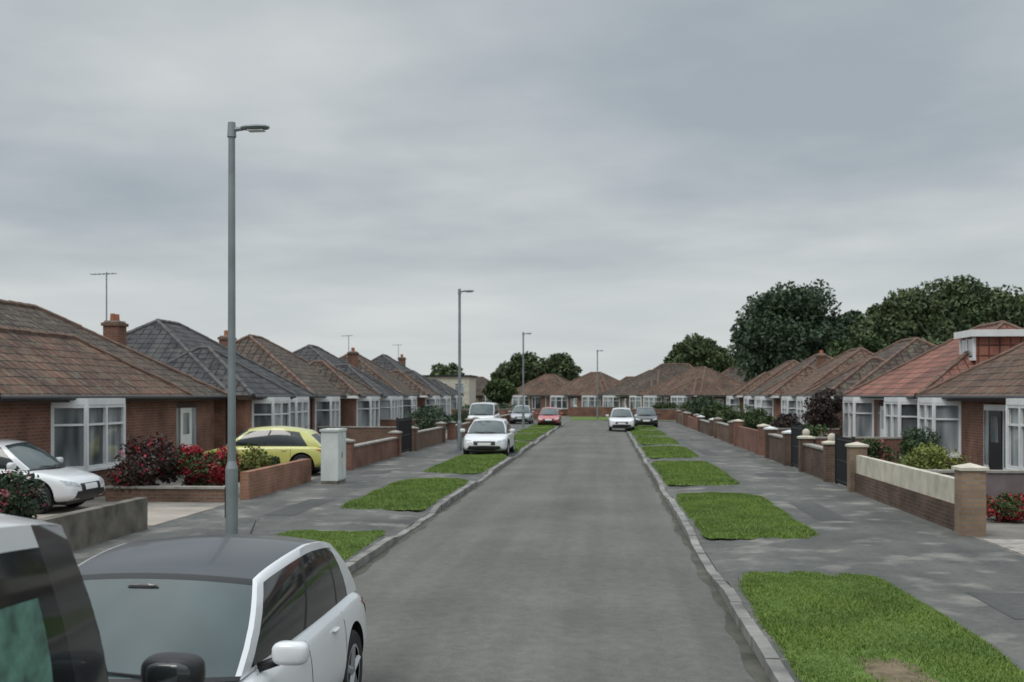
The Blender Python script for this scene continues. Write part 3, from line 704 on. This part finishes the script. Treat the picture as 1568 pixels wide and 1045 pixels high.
    patch([(-.26,.455),(.26,.455),(.26,.565),(-.26,.565)],'y',plateW,'front_plate',mirror=False,off=.012)
    patch([(w*.62,b_-.30),(w*.90,b_-.30),(w*.93,b_-.10),(w*.72,b_-.10)],'y',tailM,'tail_lamps',side=-1,off=.008)
    patch([(-.26,.6),(.26,.6),(.26,.71),(-.26,.71)],'y',plateY,'rear_plate',mirror=False,off=.012,side=-1)
    patch([(-w*.7,.32),(w*.7,.32),(w*.7,.46),(-w*.7,.46)],'y',dark,'rear_bumper_trim',mirror=False,side=-1)
    for ya in (cowl-.25,cowl-1.15,-h2+1.05):
        patch([(ya-.006,.3),(ya+.006,.3),(ya+.006,b_-.05),(ya-.006,b_-.05)],'x',dark,'door_seam',nu=1,nv=8,off=.0015)
    patch([(wy[1]+.5,.215),(wy[0]-.5,.215),(wy[0]-.5,.29),(wy[1]+.5,.29)],'x',dark,'sill_trim',nu=8,nv=2,off=.004)
    q=B()
    for s in (-1,1):
        for ya in (cowl-1.0,cowl-1.85): q.ell((s*(w*.985),ya,b_-.12),(.022,.09,.016),pt,8,6)
        mz=b_+.07; my=cowl-.30
        mw=1.0
        mx=w+.09
        if van: mz=b_+.17; my=cowl-.02; mx=w+.08; mw=1.1
        q.ell((s*mx,my,mz),(.11*mw,.065,.07*mw),(pt if not van else dark),16,12,.6)
        q.ell((s*mx,my-.02,mz),(.09*mw,.055,.055*mw),gS,14,10,.6)
        q.tube((s*(w*.88),my,b_-.02),(s*(w+.06),my,mz-.03),.03,.03,dark,8)
    q.obj('mirrors_handles',E,smooth=True)
    ph=B()
    wb=w*.885; wt=w*roofw; zb=b_-.035; zr=H-.055
    yA0,yA1=cowl-.05,cowl-.05-run; yR0,yR1=-h2+(.16 if not van else .08),-h2+(.16 if not van else .08)+rrun
    crown=.055
    arch=.06
    def ytop(bb): return yA1+.13*(1-bb*bb)
    def ybot(bb): return yA0+.22*(1-bb*bb)
    def yrt(bb): return yR1-.05*(1-bb*bb)
    def yrb(bb): return yR0-.07*(1-bb*bb)
    lerp=lambda a,b,t:a+(b-a)*t
    def side(a,v,s):
        y=lerp(lerp(yA0,yR0,a),lerp(yA1,yR1,a),v)
        tl=arch*math.sin(math.pi*a)-.02*(2*a-1)**8-(.05*max(0,a-.5)*2 if not van else 0)
        wbb=wb*(1-.05*(2*a-1)**2); wtt=wt*(1-.06*(2*a-1)**2-(.06*max(0,a-.4) if not van else 0))
        x=lerp(wbb,wtt,v)+bowr*math.sin(math.pi*v)
        return (s*x,y,lerp(zb,zr+tl,v))
    def grid(fn,A,V,matf):
        vs=[fn(a,v) for v in V for a in A]; na=len(A)
        for j in range(len(V)-1):
            for i in range(na-1):
                am,vm=(A[i]+A[i+1])/2,(V[j]+V[j+1])/2
                ph.add([vs[j*na+i],vs[j*na+i+1],vs[(j+1)*na+i+1],vs[(j+1)*na+i]],[(0,1,2,3)],matf(am,vm))
    if van: wins=[(.075,.36),(.42,.94)]
    else: wins=[(.05,.40),(.425,.72),(.74,.87)]
    br=sorted(set([0,1]+[x for w_ in wins for x in w_])); A=[]
    for p,q_ in zip(br[:-1],br[1:]):
        k=max(1,int((q_-p)/.05)); A+=[p+(q_-p)*i/k for i in range(k)]
    A.append(1)
    V=[0,.05,.06,.2,.4,.6,.78,.91,1]
    def smat(a,v):
        if .05<v<.91 and any(p<a<q_ for p,q_ in wins): return gS
        if .05<v<.91 and wins[0][1]<a<wins[-1][0]: return dark
        return pillar if (van and a<wins[0][0]+.01) else pt
    for s in (-1,1): grid(lambda a,v:side(a,v,s),A,V,smat)
    Bx=[-1,-.96,-.8,-.6,-.4,-.2,0,.2,.4,.6,.8,.96,1]; Vw=[0,.04,.15,.3,.5,.65,.8,.93,1]
    tw=lambda bb:(side(0,1,1)[2]+crown*(1-bb*bb)); tr_=lambda bb:(side(1,1,1)[2]+crown*(1-bb*bb))
    def wind(bb,v):
        xe=side(0,v,1)[0]
        return (bb*xe,lerp(ybot(bb),ytop(bb),v),lerp(zb+.02*(1-bb*bb),tw(bb),v)+ .03*math.sin(math.pi*v)*(1-bb**4))
    def rear(bb,v):
        xe=side(1,v,1)[0]
        return (bb*xe,lerp(yrb(bb),yrt(bb),v)-.03*math.sin(math.pi*v)*(1-bb**4),lerp(zb+.02*(1-bb*bb),tr_(bb),v))
    grid(wind,Bx,Vw,lambda bb,v:(gW if (abs(bb)<.96 and .04<v<.93) else (dark if (v<.04) else (pillar if abs(bb)>.96 else dark))))
    grid(rear,Bx,Vw,lambda bb,v:(gS if (abs(bb)<.86 and .12<v<.85) else pt))
    def roof(bb,c):
        e=side(c,1,1); y=lerp(ytop(bb),yrt(bb),c)
        return (bb*e[0],y if abs(bb)<1 else e[1],e[2]+crown*(1-bb*bb))
    grid(roof,Bx,[i/20 for i in range(21)],lambda bb,c:(roofmat if abs(bb)<.96 else pt))
    gh=ph.obj('greenhouse',E,smooth=True,merge=.0008)
    try: gh.data.set_sharp_from_angle(angle=math.radians(75))
    except Exception: pass
    if sticker:
        st=M('green_notice',(.10,.21,.165),.5,var=.6,vscale=9); q=B(); vs=[]
        A2=[.13+.03*i for i in range(8)]; V2=[.07,.25,.45,.6,.72]
        for v_ in V2:
            for a_ in A2:
                p=side(a_-.02*v_,v_,1); vs.append((p[0]+.006,p[1],p[2]))
        q.add(vs,[(j*8+i,j*8+i+1,(j+1)*8+i+1,(j+1)*8+i) for j in range(4) for i in range(7)],st); q.obj('window_notice',E)
    q=B()
    for s in (-.45,.1):
        p0=wind(s,.03); p1=wind(s+.55,.08); q.tube((p0[0],p0[1]+.02,p0[2]+.015),(p1[0],p1[1]+.015,p1[2]+.015),.009,.006,dark,6)
    q.tube((0,yR1+.2,H-.03),(0,yR1+.05,H+.07),.010,.004,dark,6)
    p0=wind(0,.84); q.ell((p0[0],p0[1]+.003,p0[2]),(.10,.012,.024),pK,12,6)
    q.obj('wipers_aerial',E)
    q=B(); q.box(-w*.7,w*.7,-h2+.25,h2-.25,.17,.3,dark); q.obj('underbody',E)
    for y in wy:
        for s in (-1,1): wheel(E,s*(w-.13),y,wr-.01,s)
    return E
pi=math.pi
car((-2.80,7.35),pi,L=4.0,W=1.70,H=1.42,pt=pW,hood=.80,run=.58,roofmat=pRoof,belt=.90,roofw=.79,rrun=.42,bowr=.03)
car((-2.67,2.5),0,L=4.4,W=1.84,H=2.12,pt=pW,kind='van',hood=.50,run=.42,belt=1.25,roofw=.90,rrun=.2,name='parked_van',pillar=pK,sticker=True)
car((-4.75,45.5),pi,L=4.2,W=1.84,H=1.44,pt=pW,z0=.05,belt=.94,roofw=.7)
car((-10.15,32.7),pi/2,L=4.0,W=1.7,H=1.40,pt=pY,z0=.11)
car((-12.55,22.0),-pi/2,L=4.1,W=1.74,H=1.42,pt=pW,z0=.125)
car((-4.35,87),pi,L=4.1,W=1.76,H=1.4,pt=pRd,z0=.08)
car((1.1,77),pi,L=4.1,W=1.78,H=1.5,pt=pW,z0=.06)
car((3.0,84),pi,L=4.2,W=1.76,H=1.45,pt=pK,z0=.1)
car((-7.9,72),pi,L=4.4,W=1.85,H=1.85,pt=pW,kind='van',hood=.7,run=.6,belt=1.15,roofw=.84,rrun=.25,name='parked_van',z0=.1)
car((-6.9,92),pi,L=4.2,W=1.76,H=1.5,pt=pS,z0=.1)

# ---------------------------------------------------------------- sky, sun, camera
wd=bpy.data.worlds.new("World"); sc.world=wd; wd.use_nodes=True; nt=wd.node_tree
bg=nt.nodes['Background']; bg.inputs['Strength'].default_value=.1
sky=N(nt,'ShaderNodeTexSky'); sky.sky_type='NISHITA'; sky.sun_disc=False
EL,AZ=math.radians(52),math.radians(215)
sky.sun_elevation=EL; sky.sun_rotation=AZ
tc=N(nt,'ShaderNodeTexCoord'); sx=N(nt,'ShaderNodeSeparateXYZ'); nt.links.new(tc.outputs['Generated'],sx.inputs[0])
def mth(op,a,b=None):
    n=N(nt,'ShaderNodeMath',operation=op)
    for i,v in enumerate((a,b)):
        if v is None: continue
        if isinstance(v,(int,float)): n.inputs[i].default_value=v
        else: nt.links.new(v,n.inputs[i])
    return n.outputs[0]
z=mth('MAXIMUM',sx.outputs[2],0.0); zz=mth('ADD',z,.10)
cb=N(nt,'ShaderNodeCombineXYZ'); nt.links.new(mth('DIVIDE',sx.outputs[0],zz),cb.inputs[0]); nt.links.new(mth('MULTIPLY',mth('DIVIDE',sx.outputs[1],zz),1.0),cb.inputs[1])
mp=N(nt,'ShaderNodeMapping'); mp.inputs['Rotation'].default_value=(0,0,.2); mp.inputs['Location'].default_value=(3.1,1.7,0); nt.links.new(cb.outputs[0],mp.inputs[0])
n1=noise(nt,.8,6,mp.outputs[0],.5)
cloudc=ramp(nt,n1,[(.34,(.365,.415,.455)),(.48,(.45,.495,.525)),(.60,(.545,.58,.595)),(.7,(.62,.65,.655))])
hz=N(nt,'ShaderNodeMapRange'); hz.interpolation_type='SMOOTHSTEP'; hz.inputs['From Min'].default_value=.16; hz.inputs['From Max'].default_value=.06; nt.links.new(z,hz.inputs['Value'])
c=mixc(nt,mth('MULTIPLY',hz.outputs[0],.62),cloudc,(.69,.72,.71,1))
zn=N(nt,'ShaderNodeMapRange'); zn.inputs['From Min'].default_value=.36; zn.inputs['From Max'].default_value=.9; zn.inputs['To Min'].default_value=10; zn.inputs['To Max'].default_value=31; nt.links.new(z,zn.inputs['Value'])
vm=N(nt,'ShaderNodeVectorMath',operation='SCALE'); nt.links.new(c,vm.inputs[0]); nt.links.new(zn.outputs[0],vm.inputs['Scale'])
nt.links.new(mixc(nt,.95,sky.outputs[0],vm.outputs[0]),bg.inputs['Color'])
sd=bpy.data.lights.new('sun','SUN'); sd.energy=1.1; sd.angle=math.radians(25); sd.color=(1,.96,.90)
so=bpy.data.objects.new('sun',sd); COL.objects.link(so)
dirv=Vector((math.sin(AZ)*math.cos(EL),math.cos(AZ)*math.cos(EL),math.sin(EL)))
so.rotation_euler=dirv.to_track_quat('Z','Y').to_euler()
cam=bpy.data.cameras.new('camera'); co=bpy.data.objects.new('camera',cam); COL.objects.link(co)
co.location=(0,0,2.5); co.rotation_euler=(math.radians(90),0,math.radians(4.81))
cam.sensor_width=36; cam.lens=39.03; cam.shift_y=.0526; cam.clip_start=.05; cam.clip_end=3000
cam.dof.use_dof=True; cam.dof.focus_distance=9.0; cam.dof.aperture_fstop=3.2
sc.camera=co
sc.view_settings.view_transform='Standard'; sc.view_settings.look='None'; sc.view_settings.exposure=0
